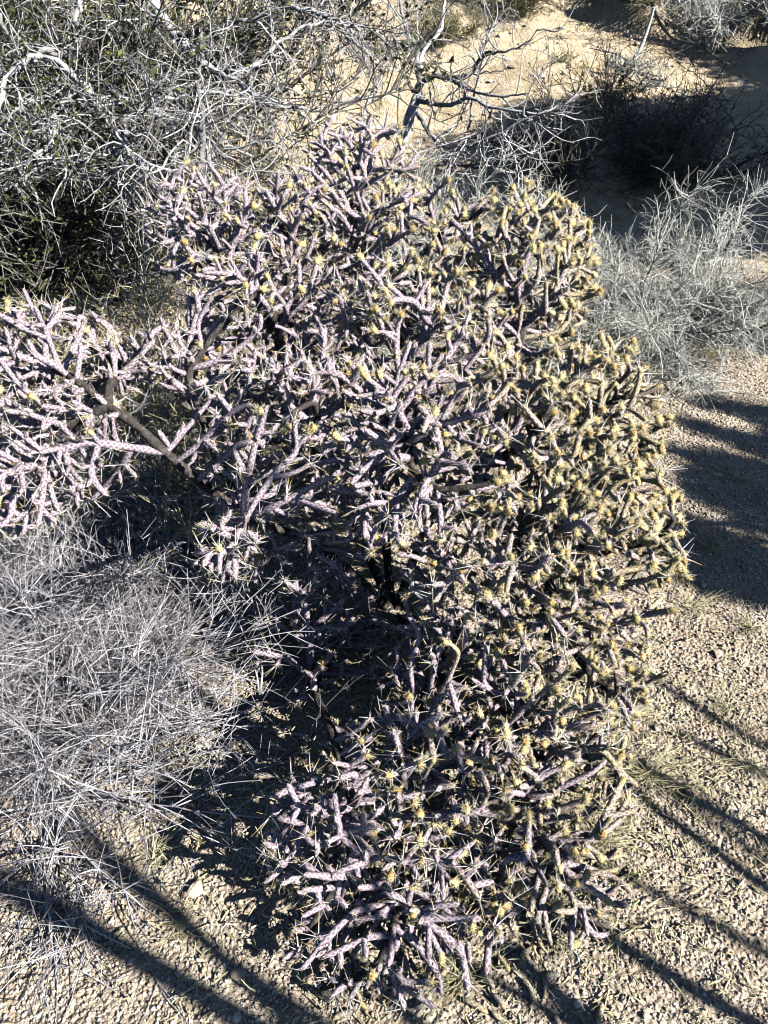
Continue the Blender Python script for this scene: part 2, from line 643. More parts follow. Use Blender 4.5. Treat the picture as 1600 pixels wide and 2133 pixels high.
hubs = {}
for name, u, v, d in (('left', 640, 900, 2.2), ('mid', 800, 900, 2.25), ('right', 1000, 1000, 2.1), ('low', 900, 1420, 2.0), ('lowleft', 650, 1450, 2.05)):
    hubs[name] = limb(0, P(u, v, d), 0.05)
hubs['armroot'] = limb(0, P(500, 1080, 2.02), 0.02)
arm = limb(hubs['armroot'], P(345, 955, 1.82), 0.01)
hubs['arm2'] = limb(arm, P(215, 850, 1.78), 0.02)
route = ['mid', 'left', 'left', 'left', 'right', 'mid', 'mid', 'left', 'mid', 'right', 'right', 'right', 'low', 'right', 'low', 'low', 'low', 'lowleft', 'low', 'low', 'low',
         'arm2', 'arm2', 'arm', 'arm2', 'armroot', 'armroot', 'left', 'lowleft', 'armroot']
hubs['arm'] = arm
for k, h in enumerate(route):
    limb(hubs[h], lc[k] + rng.normal(0, 0.02, 3), 0.04 if lc[k][2] > 0.4 else 0.10)

STEP, KILL, INFL = 0.0185, 0.0245, 0.30
NP_ = np.array(nodes)
alive = np.ones(len(A), bool)
best = np.full(len(A), 1e9)
bi = np.zeros(len(A), int)


def update(lo):
    global best, bi
    new = NP_[lo:].astype(np.float32)
    n2 = (new ** 2).sum(1)[None]
    live = np.where(alive)[0]
    for s0 in range(0, len(live), 1500):
        sl = live[s0:s0 + 1500]
        q_ = A[sl].astype(np.float32)
        dd = (q_ ** 2).sum(1)[:, None] + n2 - 2 * q_ @ new.T
        k = dd.argmin(1)
        m = np.sqrt(np.maximum(dd[np.arange(len(k)), k], 0))
        upd = m < best[sl]
        best[sl] = np.where(upd, m, best[sl])
        bi[sl] = np.where(upd, k + lo, bi[sl])


update(0)
nchild = np.zeros(60000, int)
for it in range(120):
    act = alive & (best < INFL) & (best > KILL)
    if not act.any():
        break
    ids, inv = np.unique(bi[act], return_inverse=True)
    dirs = np.zeros((len(ids), 3))
    np.add.at(dirs, inv, norm(A[act] - NP_[bi[act]]))
    ok = nchild[ids] < 4
    ids, dirs = ids[ok], dirs[ok]
    if len(ids) == 0:
        break
    par_dir = norm(NP_[ids] - NP_[np.maximum(np.array(parent)[ids], 0)])
    dirs = norm(norm(dirs) + 0.25 * par_dir + rng.normal(0, 0.12, dirs.shape) + np.array([0, 0, 0.10]))
    new = NP_[ids] + dirs * STEP
    new[:, 2] = np.maximum(new[:, 2], 0.015)
    lo = len(NP_)
    nchild[ids] += 1
    NP_ = np.concatenate([NP_, new])
    parent.extend(ids.tolist())
    update(lo)
    alive &= best > KILL
    if len(NP_) > 40000:
        break
parent = np.array(parent)
NN = len(NP_)
# side joints: short stubs so that branches end in small forks
tipmask = np.ones(NN, bool)
tipmask[parent[1:]] = False
mid = np.where(~tipmask & (np.arange(NN) > 60))[0]
pick = rng.choice(mid, int(len(mid) * 0.14), replace=False)
extra, ep = [], []
for i in pick:
    pd = norm(NP_[i] - NP_[parent[i]])
    d = norm(0.7 * pd + rng.normal(0, 0.7, 3) + np.array([0, 0, 0.25]))
    p, last = NP_[i], i
    for k in range(rng.integers(1, 4)):
        d = norm(d + rng.normal(0, 0.12, 3) + np.array([0, 0, 0.12]))
        p = p + d * 0.018
        if p[2] < 0.012:
            break
        extra.append(p)
        ep.append(last)
        last = NN + len(extra) - 1
NP_ = np.concatenate([NP_, np.array(extra)])
parent = np.concatenate([parent, np.array(ep)])
NN = len(NP_)
children = [[] for _ in range(NN)]
for i in range(1, NN):
    children[parent[i]].append(i)
order = np.argsort(parent, kind='stable')
tips = np.zeros(NN)
depthlen = np.zeros(NN)
for i in range(NN - 1, 0, -1):
    pass
# topological order from the root
topo, stack = [], [0]
while stack:
    i = stack.pop()
    topo.append(i)
    stack.extend(children[i])
for i in reversed(topo):
    if not children[i]:
        tips[i] = 1
    else:
        tips[i] = sum(tips[c] for c in children[i])
        depthlen[i] = max(depthlen[c] for c in children[i]) + 1
chains = []
starts = [(0, -1)]
while starts:
    s, pa = starts.pop()
    ch = [] if pa < 0 else [pa]
    i = s
    while True:
        ch.append(i)
        if not children[i]:
            break
        cs = sorted(children[i], key=lambda c: (depthlen[c], tips[c]), reverse=True)
        for c in cs[1:]:
            starts.append((c, i))
        i = cs[0]
    chains.append(ch)
# every branch is a run of nearly straight joints that meet at small angles
for ch in chains:
    i = 0
    while i < len(ch) - 1:
        j = min(len(ch) - 1, i + int(rng.integers(3, 7)))
        if len(ch) - 1 - j < 2:
            j = len(ch) - 1
        a_, b_ = NP_[ch[i]].copy(), NP_[ch[j]].copy()
        for k in range(i + 1, j):
            f = (k - i) / (j - i)
            NP_[ch[k]] = 0.85 * (a_ + (b_ - a_) * f) + 0.15 * NP_[ch[k]]
        i = j
R_TIP = 0.0056


def node_radius(t):
    return np.minimum(R_TIP * t ** 0.125, 0.0128)


zs = np.zeros((1,))
stem_list = []       # (points, radii, green, rnd, is_wood)
for ch in chains:
    p = NP_[ch].copy()
    if len(p) < 2:
        continue
    t = tips[ch].copy()
    if len(ch) > 1:
        t[0] = t[1]
    r = node_radius(t)
    if len(p) > 2:
        p[1:-1] = 0.7 * p[1:-1] + 0.15 * (p[:-2] + p[2:])
    L = np.concatenate([[0], np.cumsum(np.linalg.norm(p[1:] - p[:-1], axis=1))])
    if L[-1] < 0.012:
        continue
    n = max(4, int(L[-1] / 0.0062))
    s = np.linspace(0, L[-1], n)
    q = np.stack([np.interp(s, L, p[:, k]) for k in range(3)], -1)
    for _ in range(2):
        q[1:-1] = 0.5 * q[1:-1] + 0.25 * (q[:-2] + q[2:])
    rr = np.interp(s, L, r)
    ph = rng.random() * 6.28
    rr = rr * (1 + 0.10 * np.sin(s / 0.085 * 6.28 + ph)) * rng.uniform(0.88, 1.15)
    e = (L[-1] - s) / 0.010
    rr = rr * np.sqrt(np.clip(1 - (1 - np.clip(e, 0, 1)) ** 2, 0.02, 1))
    stem_list.append([q, rr, p])
# coarse depth buffer: which stems can the camera see
GW, GH = 320, 427
zb = np.full((GH, GW), 1e9)
pr = []
for (q, rr, p) in stem_list:
    u, v, d = project(q)
    a = np.clip((u / 5).astype(int), 0, GW - 1)
    b = np.clip((v / 5).astype(int), 0, GH - 1)
    inside = (u > 0) & (u < 1600) & (v > 0) & (v < 2133)
    pr.append((a, b, d, inside))
    np.minimum.at(zb, (b[inside], a[inside]), d[inside])
    for da in (-1, 1):
        np.minimum.at(zb, (b[inside], np.clip(a[inside] + da, 0, GW - 1)), d[inside])
score = []
for (q, rr, p), (a, b, d, inside) in zip(stem_list, pr):
    vis = inside & (d < zb[b, a] + 0.02)
    score.append(float((vis * rr / d ** 2).sum()))
rank = np.argsort(score)[::-1]
top = set(rank[:290].tolist())
print('cholla nodes', NN, 'stems', len(stem_list))

cactus = empty('pencil_cholla', (BASE[0], BASE[1], 0))
props(cactus, 'huge tangled lilac grey cholla cactus with yellow tipped joints filling the middle', 'cactus')


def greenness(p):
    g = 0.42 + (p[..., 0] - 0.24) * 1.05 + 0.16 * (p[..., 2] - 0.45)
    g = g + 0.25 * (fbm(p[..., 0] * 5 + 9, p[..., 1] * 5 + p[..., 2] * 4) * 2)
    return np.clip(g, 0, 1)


rest = Acc()
wood_rest = Acc()
tip_pts, tip_dir, tip_r, tip_g = [], [], [], []
sp_p, sp_d, sp_c = [], [], []        # spine anchor, radial direction, forward
for k, (q, rr, p) in enumerate(stem_list):
    wood = rr.max() > 0.0112 and q[:, 2].mean() < 0.9
    rv = rng.random() * (0.8 if rr.max() < 0.0125 else 1.0)
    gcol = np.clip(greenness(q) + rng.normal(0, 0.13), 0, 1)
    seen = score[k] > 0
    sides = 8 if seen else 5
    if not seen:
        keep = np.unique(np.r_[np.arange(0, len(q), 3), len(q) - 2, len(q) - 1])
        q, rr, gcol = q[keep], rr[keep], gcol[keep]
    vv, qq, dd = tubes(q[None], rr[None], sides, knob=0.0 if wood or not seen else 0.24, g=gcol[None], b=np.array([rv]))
    if k in top:
        a1 = Acc()
        a1.add(vv, qq, None, dd)
        a1.build('old_stem' if wood else 'stem', M_WOOD if wood else M_STEM, cactus)
    elif wood:
        wood_rest.add(vv, qq, None, dd)
    else:
        rest.add(vv, qq, None, dd)
    tip_pts.append(q[-1])
    tip_dir.append(norm(q[-1] - q[max(-3, -len(q))]))
    tip_r.append(rr[:-2].mean())
    tip_g.append(gcol[-1])
    if not wood and seen:
        m = max(1, int(len(q) / 6.0))
        idx = rng.integers(1, len(q), m)
        tdir = norm(q[np.minimum(idx + 1, len(q) - 1)] - q[idx - 1])
        rad = norm(np.cross(tdir, rng.normal(0, 1, (m, 3))))
        sp_p.append(q[idx] + rad * rr[idx][:, None] * 0.9)
        sp_d.append(rad)
        sp_c.append(tdir)
props(rest.build('stem', M_STEM, cactus), kind='stuff')
if wood_rest.v:
    props(wood_rest.build('old_stem', M_WOOD, cactus), kind='stuff')

tip_pts, tip_dir, tip_g = np.array(tip_pts), np.array(tip_dir), np.array(tip_g)
tip_r = np.array(tip_r)
sp_p, sp_d, sp_c = np.concatenate(sp_p), np.concatenate(sp_d), np.concatenate(sp_c)
spines = Acc()
# long single spines along the stems
n = len(sp_p)
Ls = rng.uniform(0.010, 0.036, n)
dr = norm(sp_d + 0.45 * sp_c + rng.normal(0, 0.25, (n, 3)))
pts = np.stack([sp_p, sp_p + dr * Ls[:, None] * 0.5, sp_p + dr * Ls[:, None]], 1)
spines.add(*(lambda r: (r[0], r[1], None, r[2]))(tubes(pts, taper(n, 3, 0.0007, 0.0002), 3)))
# stars of long pale spines at joint ends
star = rng.choice(len(tip_pts), int(len(tip_pts) * 0.26), replace=False)
reps = rng.integers(4, 9, len(star))
c = np.repeat(tip_pts[star] - tip_dir[star] * 0.004, reps, 0)
cd = np.repeat(tip_dir[star], reps, 0)
n = len(c)
dr = norm(rng.normal(0, 1, (n, 3)) + 0.45 * cd + np.array([0, 0, 0.25]))
Ls = rng.uniform(0.022, 0.056, n)
pts = np.stack([c + dr * 0.006, c + dr * Ls[:, None] * 0.5, c + dr * Ls[:, None]], 1)
spines.add(*(lambda r: (r[0], r[1], None, r[2]))(tubes(pts, taper(n, 3, 0.0011, 0.0003), 3)))
props(spines.build('spine', M_SPINE, cactus), kind='stuff')

# fruits: stubby knobbly yellow ends
def fruit_shape(seed):
    r = np.random.default_rng(seed)
    K = 9
    z = np.linspace(0, 1, K)
    prof = np.array([0.55, 0.75, 0.9, 1.0, 1.02, 1.0, 0.95, 0.8, 0.15])
    bend = r.normal(0, 0.06, 2)
    pts = np.stack([bend[0] * z ** 2, bend[1] * z ** 2, z * 1.0], -1)
    pts[-1, 2] = 0.93
    return tubes(pts[None] * 0.025, (prof * 0.0082)[None], 8, knob=0.50, b=np.array([r.random()]))


FR = [fruit_shape(s) for s in range(5)]
prob = 0.03 + 0.72 * np.clip(tip_g, 0, 1) + 0.22 * (tip_pts[:, 2] > 0.85)
isf = np.where(rng.random(len(tip_pts)) < prob)[0]
isf = np.concatenate([isf, isf[rng.random(len(isf)) < 0.7 * tip_g[isf]], isf[rng.random(len(isf)) < 0.4 * tip_g[isf]]])
u, v, d = project(tip_pts[isf])
a = np.clip((u / 5).astype(int), 0, GW - 1)
b = np.clip((v / 5).astype(int), 0, GH - 1)
vis = (u > 0) & (u < 1600) & (v > 0) & (v < 2133) & (d < zb[b, a] + 0.03)
isf = isf[np.argsort(-(vis / d ** 2))]
fmesh = []
for (vv, qq, dd) in FR:
    a1 = Acc()
    a1.add(vv, qq, None, dd)
    fmesh.append(a1.mesh('fruit', M_FRUIT))
frest = Acc()
bris = Acc()
bp, bd = [], []
for j, i in enumerate(isf):
    k = int(rng.integers(0, 5))
    z = Vector(norm(tip_dir[i] + rng.normal(0, 0.55, 3)))
    M = z.to_track_quat('Z', 'Y').to_matrix() @ Matrix.Rotation(rng.random() * 6.28, 3, 'Z')
    s = rng.uniform(0.5, 1.0)
    pos = tip_pts[i] - np.array(z) * 0.006 - tip_dir[i] * rng.random() * 0.016
    Mn = np.array(M) * s
    if j < 280:
        o = bpy.data.objects.new('fruit', fmesh[k])
        o.matrix_local = Matrix.Translation(Vector(pos) - cactus.location) @ (M.to_4x4() @ Matrix.Scale(s, 4))
        o.parent = cactus
        COL.objects.link(o)
    else:
        vv, qq, dd = FR[k]
        frest.add(vv @ Mn.T + pos, qq, None, dd)
    nb = 30
    az = rng.random(nb) * 6.28
    zz = rng.random(nb)
    loc = np.stack([np.cos(az) * 0.0085, np.sin(az) * 0.0085, 0.004 + zz * 0.021], -1)
    loc[-7:, :2] *= 0.5
    loc[-7:, 2] = 0.025
    dl = np.stack([np.cos(az), np.sin(az), zz * 1.6], -1)
    bp.append(loc @ Mn.T + pos)
    bd.append(dl @ np.array(M).T)
if frest.v:
    props(frest.build('fruit', M_FRUIT, cactus), kind='stuff')
# pale bristly tufts on other tips
oth = np.setdiff1d(np.arange(len(tip_pts)), isf)
rep = 9
c = np.repeat(tip_pts[oth] - tip_dir[oth] * 0.008, rep, 0)
cd = np.repeat(tip_dir[oth], rep, 0)
dq = norm(rng.normal(0, 1, (len(c), 3)) + 0.5 * cd)
bp.append(c + dq * 0.004)
bd.append(dq)
bp, bd = np.concatenate(bp), norm(np.concatenate(bd))
bd = norm(bd + rng.normal(0, 0.3, bd.shape))
n = len(bp)
Ls = rng.uniform(0.004, 0.012, n)
pts = np.stack([bp, bp + bd * Ls[:, None]], 1)
r_ = tubes(pts, taper(n, 2, 0.0005, 0.00012), 3)
bris.add(r_[0], r_[1], None, r_[2])
props(bris.build('bristle', M_BRIST, cactus), kind='stuff')

# ------------------------------------------------------------------ twiggy plants
def addt(acc, pts, rad, sides=3):
    v, q, d = tubes(pts, rad, sides)
    acc.add(v, q, None, d)


def shrub(name, base, label, cat, mat, mains, r_main, L_main, spread, twigs, L_twig, r_twig, droop=0.0, wob=0.16, fine=0, L_fine=0.08, group=None, seed=1, K=9, twig_up=0.15,
          branches=None, lean=(0, 0, 0), leaves=0, squash=1.0, main_mat=None, leaf_size=0.012, base_r=0.05, t0=0.12):
    """a bush: woody main branches (each a part), twigs and fine twigs (stuff) and optional leaves"""
    rg = np.random.default_rng(seed)
    root = empty(name, (base[0], base[1], float(base[2])))
    props(root, label, cat, group)
    az = rg.random(mains) * 6.283
    el = rg.uniform(0.15, 1.0, mains) ** 0.7
    dirs = np.stack([np.cos(az) * spread, np.sin(az) * spread, el * squash], -1) + np.array(lean)
    st = np.array(base) + np.stack([np.cos(az), np.sin(az), np.zeros(mains)], -1) * base_r * rg.random((mains, 1))
    ln = L_main * rg.uniform(0.6, 1.1, mains)
    mp = walk(st, dirs, ln, K, wob, droop, rg)
    rad = taper(mains, K, r_main * rg.uniform(0.6, 1.2, mains), r_main * 0.25)
    for i in range(mains):
        a1 = Acc()
        addt(a1, mp[i:i + 1], rad[i:i + 1], 6)
        a1.build('branch', main_mat or mat, root)
    tw = Acc()
    p, t, s = spawn(mp, twigs, t0, 1.0, rg)
    d = norm(t * 0.8 + rg.normal(0, 0.75, t.shape) + np.array([0, 0, twig_up]))
    l1 = L_twig * rg.uniform(0.35, 1.15, twigs)
    tp = walk(p, d, l1, 6, wob * 1.1, droop, rg)
    tp[..., 2] = np.maximum(tp[..., 2], height(tp[..., 0], tp[..., 1]) + 0.004)
    addt(tw, tp, taper(twigs, 6, r_twig * 1.4, r_twig * 0.6), 3)
    allp = tp
    if fine:
        p, t, s = spawn(tp, fine, 0.15, 1.0, rg)
        d = norm(t * 0.7 + rg.normal(0, 0.8, t.shape) + np.array([0, 0, twig_up]))
        fp = walk(p, d, L_fine * rg.uniform(0.3, 1.2, fine), 4, wob, droop, rg)
        fp[..., 2] = np.maximum(fp[..., 2], height(fp[..., 0], fp[..., 1]) + 0.003)
        addt(tw, fp, taper(fine, 4, r_twig * 0.9, r_twig * 0.45), 3)
        allp = fp
    props(tw.build('twig', mat, root), kind='stuff')
    if leaves:
        leaf_part(root, allp, leaves, leaf_size, rg)
    return root


def leaf_part(root, allp, n, size, rg, t0=0.2):
    p, t, s = spawn(allp, n, t0, 1.0, rg)
    a = norm(t * 0.5 + rg.normal(0, 1, t.shape))
    b = norm(np.cross(a, rg.normal(0, 1, a.shape)))
    sz = size * rg.uniform(0.6, 1.3, (n, 1))
    nn = np.cross(a, b)
    V = np.stack([p, p + a * sz + b * sz * 0.5 + nn * sz * 0.12, p + a * 2 * sz, p + a * sz - b * sz * 0.5 + nn * sz * 0.12], 1).reshape(-1, 3)
    D = np.zeros((n, 4, 4))
    D[..., 2] = rg.random(n)[:, None]
    acc = Acc()
    acc.add(V, (np.arange(n) * 4)[:, None] + np.arange(4)[None], None, D.reshape(-1, 4))
    props(acc.build('leaf', M_LEAF, root, smooth=False), kind='stuff')


def gp(x, y):
    return np.array([x, y, float(height(x, y))])


# dry brush at the left of the cactus, foreground
shrub('dry_bush', gp(-0.86, 1.38), 'low silver dry brush pile of crossed twigs at left below the cactus arm', 'dry bush', M_SILVER, 28, 0.0034, 0.52, 1.0, 1150, 0.28, 0.0011, droop=0.04, wob=0.07,
      fine=2800, L_fine=0.14, seed=21, squash=0.8, K=10)
shrub('dry_bush', gp(-0.76, 1.08), 'bleached dry twigs sprawled at the left edge over bare gravel', 'dry bush', M_SILVER, 18, 0.0040, 0.44, 1.0, 480, 0.26, 0.0013, droop=0.06, wob=0.07,
      fine=1000, L_fine=0.13, seed=22, squash=0.55, K=10)
shrub('dry_bush', gp(-0.33, 1.36), 'sparse dead twigs in the shade under the left side of the cactus', 'dry bush', M_SILVER, 8, 0.0030, 0.46, 0.9, 60, 0.22, 0.0011, droop=0.03, wob=0.10,
      fine=120, L_fine=0.09, seed=23, squash=0.8, K=10)
shrub('dry_bush', gp(-1.02, 1.62), 'matted silver dry bush at the left edge directly under the lilac cactus arm', 'dry bush', M_SILVER, 22, 0.0032, 0.44, 1.0, 900, 0.20, 0.0011, droop=0.03, wob=0.10,
      fine=3200, L_fine=0.09, seed=27, squash=0.7, K=10)
# straw coloured brush between cactus and left arm
shrub('straw_bush', gp(-0.70, 2.36), 'pale yellow green wiry bush behind the left cactus arm', 'bush', M_STRAW, 26, 0.0020, 0.76, 0.62, 1500, 0.22, 0.0012, droop=0.02, wob=0.12,
      fine=3000, L_fine=0.12, seed=24, squash=1.0)
shrub('dry_bush', gp(-0.62, 1.85), 'grey white dry bush seen through the gap beside the cactus arm', 'dry bush', M_SILVER, 22, 0.0026, 0.55, 0.8, 900, 0.20, 0.0011, droop=0.03, wob=0.14,
      fine=3800, L_fine=0.08, seed=25)
shrub('dry_bush', gp(-1.35, 2.1), 'grey dry bush at the left edge behind the lilac cactus arm', 'dry bush', M_SILVER, 24, 0.0028, 0.80, 0.8, 1400, 0.24, 0.0012, droop=0.03, wob=0.14,
      fine=3600, L_fine=0.10, seed=26)
# grey shrubs right
shrub('grey_shrub', gp(1.30, 3.72), 'wide fuzzy grey shrub at right beyond the cactus with long bare sticks', 'shrub', M_GREY, 38, 0.0070, 0.78, 1.15, 2800, 0.24, 0.0017, droop=0.06, wob=0.15,
      fine=8000, L_fine=0.11, seed=31, squash=0.85, twig_up=0.0, main_mat=M_DARKT)
shrub('grey_shrub', gp(0.30, 3.65), 'rounded fuzzy grey shrub behind the top of the cactus', 'shrub', M_GREY, 24, 0.005, 0.85, 0.55, 1500, 0.22, 0.0018, droop=0.01, wob=0.12,
      fine=5200, L_fine=0.09, seed=32, squash=1.0)
shrub('grey_shrub', gp(1.75, 3.75), 'silvery spreading shrub with dark limbs at the right edge', 'shrub', M_GREY, 14, 0.009, 0.85, 1.2, 700, 0.28, 0.0022, droop=0.03, wob=0.14,
      fine=1500, L_fine=0.12, seed=33, squash=0.5, main_mat=M_DARKT)
# ------------------------------------------------------------------ trees: hand shaped limbs (photograph place, depth, radius) with grown twigs
def smooth_path(ctrl, n=26):
    """Catmull-Rom through (x, y, z, r) rows"""
    c = np.array(ctrl, float)
    c = np.vstack([2 * c[0] - c[1], c, 2 * c[-1] - c[-2]])
    out = []
    m = len(c) - 3
    for i in range(m):
        k = max(3, n // m)
        for t in np.linspace(0, 1, k, endpoint=(i == m - 1)):
            p0, p1, p2, p3 = c[i:i + 4]
            out.append(0.5 * ((2 * p1) + (-p0 + p2) * t + (2 * p0 - 5 * p1 + 4 * p2 - p3) * t * t + (-p0 + 3 * p1 - 3 * p2 + p3) * t ** 3))
    return np.array(out)


def resample(p, K):
    L = np.concatenate([[0], np.cumsum(np.linalg.norm(p[1:, :3] - p[:-1, :3], axis=1))])
    s = np.linspace(0, L[-1], K)
    return np.stack([np.interp(s, L, p[:, k]) for k in range(4)], -1)


def tree(name, base, label, cat, limbs, mat, trunk_mat, twigs, L_twig, r_twig, fine, L_fine, seed, droop=0.0, wob=0.22, twig_up=0.1, leaves=0, leaf_size=0.012, part='branch', jit=0.006, leaf_on=None, thick=1.0):
    rg = np.random.default_rng(seed)
    root = empty(name, base)
    props(root, label, cat)
    K = 22
    mp = []
    for i, ctrl in enumerate(limbs):
        rows = [list(P(u, v, d)) + [r * thick] for (u, v, d, r) in ctrl]
        q = resample(smooth_path(rows), K)
        q[1:-1, :3] += rg.normal(0, jit, (K - 2, 3))
        a1 = Acc()
        addt(a1, q[None, :, :3], np.maximum(q[None, :, 3], 0.0012) * rg.uniform(0.86, 1.14, (1, K)), 7)
        a1.build('trunk' if i == 0 else part, trunk_mat if i == 0 else mat, root)
        mp.append(q[:, :3])
    mp = np.array(mp)
    tw = Acc()
    p, t, s = spawn(mp[1:] if len(mp) > 1 else mp, twigs, 0.2, 1.0, rg)
    d = norm(t * 0.75 + rg.normal(0, 0.7, t.shape) + np.array([0, 0, twig_up]))
    tp = walk(p, d, L_twig * rg.uniform(0.3, 1.15, twigs), 8, wob, droop, rg)
    addt(tw, tp, taper(twigs, 8, r_twig * 1.6, r_twig * 0.6), 4)
    allp = tp
    if fine:
        p, t, s = spawn(tp, fine, 0.15, 1.0, rg)
        d = norm(t * 0.7 + rg.normal(0, 0.75, t.shape) + np.array([0, 0, twig_up]))
        allp = walk(p, d, L_fine * rg.uniform(0.3, 1.2, fine), 5, wob, droop, rg)
        addt(tw, allp, taper(fine, 5, r_twig * 0.8, r_twig * 0.35), 3)
    props(tw.build('twig', mat, root), kind='stuff')
    if leaves:
        lp = allp
        if leaf_on is not None:
            m = leaf_on(allp[:, 0])
            lp = allp[m]
        leaf_part(root, lp, leaves, leaf_size, rg)
    return root


# small crooked tree behind the cactus
T1 = [
    [(806, 520, 4.55, .036), (820, 400, 4.52, .034), (838, 300, 4.5, .032), (852, 250, 4.5, .030), (866, 208, 4.5, .028), (874, 190, 4.5, .022)],
    [(868, 205, 4.5, .022), (874, 165, 4.48, .017), (870, 125, 4.45, .015), (852, 75, 4.4, .012), (838, 30, 4.4, .010), (832, -30, 4.4, .008)],
    [(874, 150, 4.47, .012), (884, 105, 4.5, .010), (918, 60, 4.55, .009), (925, 10, 4.6, .008), (930, -40, 4.6, .006)],
    [(866, 195, 4.5, .018), (885, 168, 4.4, .016), (912, 158, 4.3, .014), (945, 162, 4.25, .012), (985, 150, 4.2, .010), (1010, 100, 4.2, .008), (1020, 50, 4.2, .005)],
    [(915, 160, 4.3, .012), (950, 172, 4.2, .010), (985, 190, 4.1, .008), (1040, 200, 4.0, .006), (1100, 195, 3.9, .004)],
    [(985, 150, 4.2, .009), (1010, 112, 4.1, .008), (1050, 108, 4.0, .006), (1095, 92, 3.95, .004), (1120, 60, 3.9, .003)],
    [(872, 208, 4.5, .016), (905, 218, 4.3, .013), (940, 220, 4.2, .011), (975, 203, 4.1, .010), (1020, 222, 4.0, .008), (1080, 232, 3.9, .006), (1150, 240, 3.85, .003)],
    [(870, 235, 4.5, .014), (885, 262, 4.35, .012), (905, 290, 4.2, .011), (950, 315, 4.1, .009), (985, 300, 4.0, .008), (1050, 272, 3.9, .006), (1130, 235, 3.8, .004), (1200, 250, 3.8, .002)],
    [(905, 290, 4.2, .010), (930, 330, 4.1, .009), (965, 345, 4.0, .007), (1030, 335, 3.9, .006), (1090, 320, 3.85, .004), (1115, 322, 3.8, .003)],
    [(965, 345, 4.0, .007), (1010, 352, 3.95, .006), (1060, 365, 3.9, .004), (1080, 400, 3.9, .003)],
    [(862, 195, 4.5, .012), (845, 160, 4.5, .009), (815, 130, 4.45, .007), (780, 105, 4.4, .005), (740, 95, 4.4, .003)],
    [(850, 262, 4.5, .016), (810, 265, 4.4, .012), (760, 262, 4.3, .010), (765, 215, 4.3, .008), (790, 165, 4.3, .006), (800, 120, 4.3, .004)],
    [(775, 200, 4.3, .008), (730, 205, 4.2, .007), (690, 222, 4.1, .006), (650, 232, 4.0, .005), (600, 225, 3.9, .004), (520, 190, 3.8, .003)],
    [(700, 215, 4.1, .006), (730, 170, 4.1, .005), (760, 130, 4.1, .004), (750, 60, 4.1, .003)],
    [(975, 270, 4.1, .008), (985, 210, 4.1, .006), (1000, 140, 4.1, .005), (1018, 60, 4.1, .004), (1005, 0, 4.1, .003)],
    [(1030, 220, 4.0, .006), (1010, 260, 4.0, .005), (960, 300, 4.0, .004), (930, 340, 4.0, .004), (950, 390, 4.0, .003)],
]
b1 = P(806, 520, 4.55)
b1 = gp(b1[0], b1[1])
T1[0][0] = (806, 590, 4.55, .038)
tree('small_tree', b1, 'small crooked leafless tree with dark trunk standing behind the cactus top', 'tree', T1, M_BARK, M_BARK, 150, 0.34, 0.0030, 650, 0.15, 41, wob=0.24, thick=1.0, jit=0.003)

